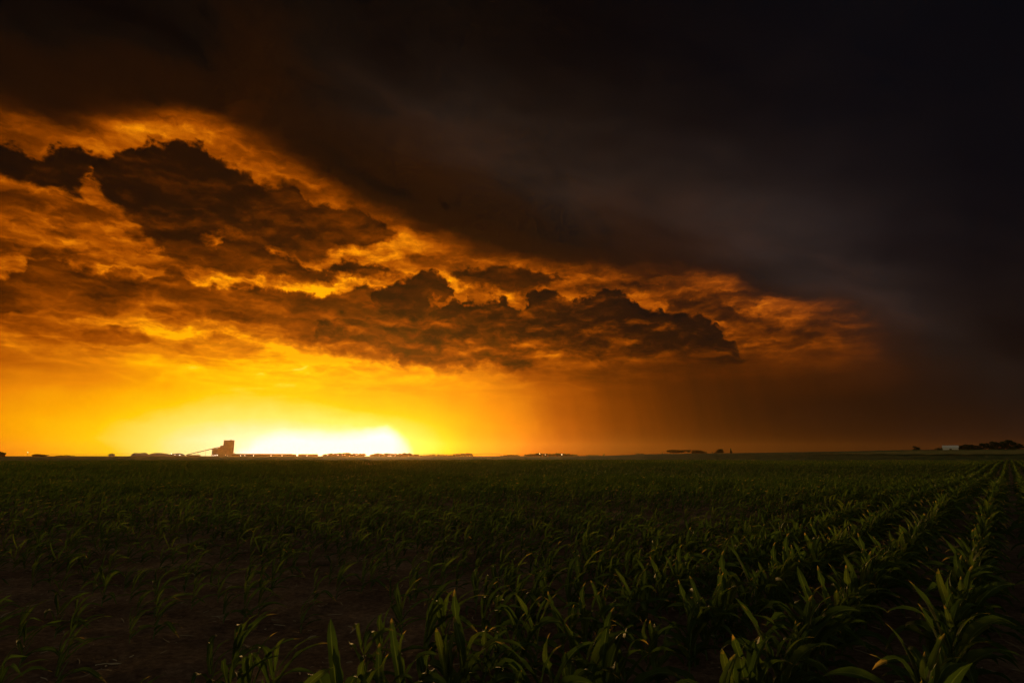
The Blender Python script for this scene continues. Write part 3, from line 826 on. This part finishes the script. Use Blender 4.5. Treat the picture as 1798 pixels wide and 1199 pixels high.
# yard lights
def yard_light(px, py, D, rpx, label):
    m_ = M(D); o = root_at('yard_light', px, D, label, 'yard light', 'yard lights around the elevator and farms')
    o.scale = (1, 1, 1); base = o.location.z; e_ = math.radians(azel(px, py)[1]); z = EYE + D * math.tan(e_) - base
    z = max(z, 2.0)
    bm = bmesh.new(); bm_tube(bm, (0, 0, -1), (0, 0, z), .18, 5); bm_obj('pole', bm, m_dark, o)
    bm = bmesh.new(); bmesh.ops.create_uvsphere(bm, u_segments=8, v_segments=6, radius=rpx * m_, matrix=Matrix.Translation((0, -.5, z)) @ Matrix.Diagonal((1, .6, .8, 1)))
    bm_obj('lamp_head', bm, m_lamp, o)
YL = [(300.5,796.5,.8,'leftmost yard light on the grain piles'),(307,798.3,.7,'second yard light from the left on the grain piles'),(315.5,799,1.0,'brightest yard light at the right end of the grain piles'),
      (374,800,.7,'yard light at the left foot of the elevator'),(377.5,799.3,.9,'yard light just inside the left foot of the elevator'),(381.3,798.8,1.0,'rightmost of three yard lights at the elevator foot'),
      (396,798.6,.6,'dim yard light low on the elevator wall'),(399.5,801,.6,'yard light low at the right side of the elevator'),
      (422.5,800.6,.9,'yard light first to the right of the elevator'),(430,800.6,.8,'yard light second to the right of the elevator'),(445,800.8,1.1,'brightest yard light right of the elevator'),
      (476,800.4,.8,'yard light on the middle storage building'),(495,799.8,.9,'yard light at the right part of the middle storage building'),(539,799.6,.8,'yard light on the storage building next to the tree gap'),
      (947.5,796.5,1.0,'white light under the dark grove right of the glow'),(957.5,798,.6,'dim light in the middle of the dark grove'),(986.5,797.8,1.2,'brightest white light under the dark grove'),
      (48,794,.6,'lone light high over the left horizon')]
for px, py, rp, lb in YL: yard_light(px, py, 1640 if px < 350 else (1780 if px < 700 else 1000), rp * .5, lb)

# ---- trees
m_crown = noisy_mat('crown', (.020, .040, .012), (.05, .075, .02), .4, .8, .2)
m_trunk = noisy_mat('trunk', (.05, .035, .025), (.10, .07, .05), .8, .9, .1)
def tree_proto(seed, kind):
    r = np.random.default_rng(seed); bm = bmesh.new()
    th = {'round': .12, 'wide': .38, 'tall': .18, 'bush': .06}[kind]
    # trunk and limbs of a tree one unit high
    bm_tube(bm, (0, 0, -.12), (r.normal(0, .02), 0, th), .045, 7, .03)
    top = (0, 0, th)
    for k in range(5):
        a = k * 1.256 + r.uniform(-.4, .4); L = r.uniform(.2, .34)
        bm_tube(bm, top, (math.cos(a) * L, math.sin(a) * L, th + r.uniform(.18, .4) * (.6 if kind == 'wide' else 1)), .022, 5, .008)
    tm = bpy.data.meshes.new('trunk'); bm.to_mesh(tm); bm.free(); tm.materials.append(m_trunk)
    V_ = []; n = 1100
    blobs = []
    for k in range(9):
        a = r.uniform(0, 6.28); rad = r.uniform(.05, .36)
        zc = {'round': r.uniform(.22, .80), 'wide': r.uniform(.62, .80), 'tall': r.uniform(.3, .88), 'bush': r.uniform(.08, .7)}[kind]
        rad *= {'round': 1, 'wide': 1.25, 'tall': .5, 'bush': 1.2}[kind]
        blobs.append((rad * math.cos(a), rad * math.sin(a), zc, r.uniform(.12, .22), r.uniform(.09, .20)))
    vs = []; qs = []
    for i in range(n):
        bx, by, bz, rh, rv = blobs[int(r.integers(0, 9))]
        d = r.normal(0, 1, 3); d /= np.linalg.norm(d); f = r.uniform(.5, 1.05) ** .6
        c = np.array([bx + d[0] * rh * f, by + d[1] * rh * f, min(bz + d[2] * rv * f, 1.0)])
        u = r.normal(0, 1, 3); u /= np.linalg.norm(u); w = np.cross(u, r.normal(0, 1, 3)); w /= np.linalg.norm(w)
        s = r.uniform(.028, .06); o_ = len(vs)
        vs += [c - u * s - w * s * .6, c + u * s - w * s * .6, c + u * s + w * s * .6, c - u * s + w * s * .6]; qs.append((o_, o_ + 1, o_ + 2, o_ + 3))
    cm_ = np_mesh('crown', np.array(vs), np.array(qs), mats=[m_crown], smooth_=False)
    return tm, cm_
TP = {k: [tree_proto(200 + i * 10 + j, k) for j in range(4)] for i, k in enumerate(('round', 'wide', 'tall', 'bush'))}
first_tree = {}
KNAME = {'round': 'round-crowned', 'wide': 'flat-topped', 'tall': 'upright', 'bush': 'bushy'}
def tree(px, hpx, wpx, D, kind, label, group):
    m_ = M(D); v = random.randrange(4)
    if (kind, v) not in first_tree:
        tm, cm_ = TP[kind][v]
        o = bpy.data.objects.new('tree', None); col.objects.link(o); ch = [link('trunk', tm, o), link('crown', cm_, o)]
        first_tree[(kind, v)] = (o, ch)
    else:
        o0, ch0 = first_tree[(kind, v)]; o = o0.copy(); col.objects.link(o)
        for c in ch0:
            c2 = c.copy(); col.objects.link(c2); c2.parent = o
    x, y, z, rz = place(px, D); o.location = (x, y, z)
    ca = math.cos(rz); w = wpx * m_ * ca; o.scale = (w, w, hpx * m_ * ca); o.rotation_euler.z = random.uniform(0, 6.28)
    tag(o, label, 'tree', group)
def line(x0, x1, prof, D, kinds, step, where, group):
    """a run of trees from photo x0 to x1, heights following prof"""
    xs_ = []; x = x0
    while x <= x1: xs_.append(x); x += step * random.uniform(.8, 1.2)
    for i, x in enumerate(xs_):
        h = float(np.interp((x - x0) / max(x1 - x0, 1), np.linspace(0, 1, len(prof)), prof)) * random.uniform(.88, 1.1)
        k = random.choice(kinds)
        end = 'leftmost' if i == 0 else ('rightmost' if i == len(xs_) - 1 else ordn(i) + ' from the left')
        tree(x, h, step * random.uniform(2.2, 3.0) if k != 'tall' else step * 1.5, D * random.uniform(.97, 1.03), k, f'{KNAME[k]} tree, {end} {where}'.replace('in the big dark grove', 'in the big grove'), group)
line(-8, 9, [12, 9], 700, ['round', 'bush'], 5, 'in the clump at the photo left edge', 'trees at the left edge of the horizon')
line(62, 84, [5.5, 4.5, 4.5], 1200, ['bush', 'round'], 4.5, 'in the first low clump on the left horizon', 'low trees on the left horizon')
line(99, 124, [2.5, 3.2, 2.8], 1200, ['bush'], 4.5, 'in the second low clump on the left horizon', 'low trees on the left horizon')
line(571, 641, [5, 6.5, 7, 7.5, 6.5, 6, 5], 1300, ['round', 'bush'], 5, 'in the tree line below the white glow', 'tree line below the white glow')
line(654, 736, [4.5, 7, 5.5, 6, 6, 6, 5.5, 5], 1300, ['round', 'bush'], 5, 'in the tree line right of the white glow', 'tree line right of the white glow')
line(743, 793, [3, 4, 4.2, 4, 3.2], 1400, ['bush'], 4.6, 'in the lowest tree line past the glow', 'lowest tree line past the glow')
line(799, 831, [5, 5.5, 7, 7, 6], 1150, ['round'], 4.6, 'in the short tree clump left of the irrigator gap', 'short tree clump by the irrigator')
line(880, 912, [2.5, 3.8, 4.4, 4], 1150, ['bush', 'round'], 4.6, 'in the low trees right of the irrigator', 'low trees right of the irrigator')
line(925, 1012, [4.5, 6, 7, 5.5, 5.8, 6, 6.5, 5, 3], 1050, ['round'], 5, 'in the dark grove with two lights', 'dark grove with two lights')
line(1034, 1050, [3, 2.5], 1100, ['bush'], 5, 'in the tiny bushes right of the grove', 'tiny bushes right of the grove')
tree(1060, 4.2, 6, 1000, 'round', 'lone small round-crowned tree right of the dark grove', 'lone trees on the middle horizon')
line(1119, 1134, [5, 3], 1000, ['wide', 'bush'], 5, 'in the small clumps left of the thin tree', 'lone trees on the middle horizon')
tree(1163, 6.5, 2.4, 900, 'tall', 'lone thin upright tree left of the flat-topped group', 'lone trees on the middle horizon')
line(1178, 1199, [9, 9.5, 9], 800, ['wide'], 5, 'in the flat-topped group with gaps under the crowns', 'flat-topped trees on the right horizon')
tree(1208, 9.5, 9, 800, 'wide', 'single flat-topped tree right of the first flat-topped group', 'flat-topped trees on the right horizon')
line(1219, 1236, [9, 10, 7], 800, ['wide', 'round'], 5, 'in the second flat-topped group', 'flat-topped trees on the right horizon')
tree(1240, 6, 3.5, 800, 'tall', 'thin upright tree just right of the second flat-topped group', 'thin trees on the right horizon')
tree(1251, 6, 4, 800, 'tall', 'thin tree standing alone left of the tall pair', 'thin trees on the right horizon')
line(1261, 1268, [9, 10.5], 750, ['round'], 5.5, 'in the tall pair on the right horizon', 'tall pair on the right horizon')
tree(1284, 11.5, 7, 750, 'tall', 'tallest upright tree on the right part of the horizon', 'thin trees on the right horizon')
line(1297, 1318, [3, 3.6, 3], 800, ['bush'], 6, 'in the low bushes right of the tallest upright tree', 'low bushes on the right horizon')
line(1345, 1352, [3, 3], 800, ['bush'], 6, 'in the faint low bushes far right', 'low bushes on the right horizon')
tree(1609, 10.5, 15, 420, 'bush', 'lone bushy tree left of the pale shed', 'trees around the pale shed')
tree(1648, 7, 12, 420, 'bush', 'low bush at the left end of the pale shed', 'trees around the pale shed')
tree(1657, 8, 8, 430, 'bush', 'low bush just behind the left wall of the pale shed', 'trees around the pale shed')
line(1690, 1728, [9, 16, 13, 8, 8], 400, ['round', 'bush'], 8, 'in the dark trees right of the pale shed', 'dark trees right of the pale shed')
line(1731, 1792, [13, 16, 16, 15, 20, 19, 9], 380, ['round', 'bush'], 8, 'in the big dark grove at the right edge', 'big dark grove at the right edge')

# ---- centre pivot irrigators: a pipeline on truss spans between wheeled towers
def irrigator(px0, px1, D, spans, hpx, label):
    m_ = M(D); w = (px1 - px0) * m_; h = hpx * m_; sw = w / spans
    o = root_at('irrigation_machine', (px0 + px1) / 2, D, label, 'irrigator', 'centre pivot irrigators on the horizon')
    for k in range(spans):
        bm = bmesh.new(); x0_ = -w / 2 + k * sw; pts_ = []; low = []
        for j in range(9):
            s = j / 8; z = h + .22 * h * math.sin(math.pi * s); pts_.append((x0_ + s * sw, 0, z)); low.append((x0_ + s * sw, 0, z - .22 * h * math.sin(math.pi * s) - .05))
        for j in range(8):
            bm_tube(bm, pts_[j], pts_[j + 1], .16, 5); bm_tube(bm, low[j], low[j + 1], .06, 4)
            bm_tube(bm, low[j], pts_[j + 1], .05, 4)
        bm_obj('span', bm, m_steel, o)
    for k in range(spans + 1):
        x0_ = -w / 2 + k * sw; bm = bmesh.new()
        for s in (-1, 1): bm_tube(bm, (x0_, s * 2, .9), (x0_, 0, h), .09, 4)
        bm_tube(bm, (x0_, -2, .9), (x0_, 2, .9), .10, 4)
        tw_ = bm_obj('tower', bm, m_steel, o)
        for s in (-1, 1):
            bm = bmesh.new(); bm_tube(bm, (x0_ - .2, s * 2, .7), (x0_ + .2, s * 2, .7), .7, 14); bm_obj('wheel', bm, m_dark, tw_)
irrigator(738, 882, 900, 3, 4.6, 'long thin irrigation pipeline over the crop between the glow and the dark grove')
irrigator(84, 196, 1000, 3, 3.6, 'faint thin irrigation pipeline left of the storage tank')
irrigator(201, 232, 1300, 1, 4.4, 'short irrigation span between the storage tank and the grain piles')

# grass verge at the foot of the right-hand farm
GA = np.radians(np.linspace(azel(1425, 800)[0], azel(1800, 800)[0] + 8, 90)); n = 8
vs = []
for i, a in enumerate(GA):
    wd = 26 * min(1, (i + 2) / 30)
    for j in range(n):
        d = 292 + (j / (n - 1) - .5) * wd * 2 + 3 * math.sin(i * .7)
        x, y = d * math.sin(a), d * math.cos(a); vs.append((x, y, float(ground(x, y)) + .62 + random.uniform(-.06, .06)))
qs = [(i * n + j, (i + 1) * n + j, (i + 1) * n + j + 1, i * n + j + 1) for i in range(len(GA) - 1) for j in range(n - 1)]
m_gr = noisy_mat('dry_grass', (.10, .11, .035), (.20, .19, .06), .5, .9, .1, .1, 3)
tag(link('grass_strip', np_mesh('grass_strip', np.array(vs), np.array(qs)[:, ::-1], mats=[m_gr])), 'strip of pale dry grass along the field edge below the shed', 'grass', kind='stuff')

# ------------------------------------------------------------------ humid air in front of the rain
bm = bmesh.new(); bm_box(bm, -3400, 3400, -3400, 3400, -3.0, 62.0)
m_haze = bpy.data.materials.new('haze'); m_haze.use_nodes = True; nt = m_haze.node_tree; nt.nodes.clear()
pv = nt.nodes.new('ShaderNodeVolumePrincipled'); pv.inputs['Color'].default_value = (.95, .50, .14, 1); pv.inputs['Density'].default_value = 0.00005; pv.inputs['Anisotropy'].default_value = .8
mo = nt.nodes.new('ShaderNodeOutputMaterial'); nt.links.new(pv.outputs[0], mo.inputs['Volume'])
scene.cycles.volume_bounces = 0
tag(bm_obj('haze', bm, m_haze), 'thin rain haze hanging over the whole plain', 'haze', kind='stuff')
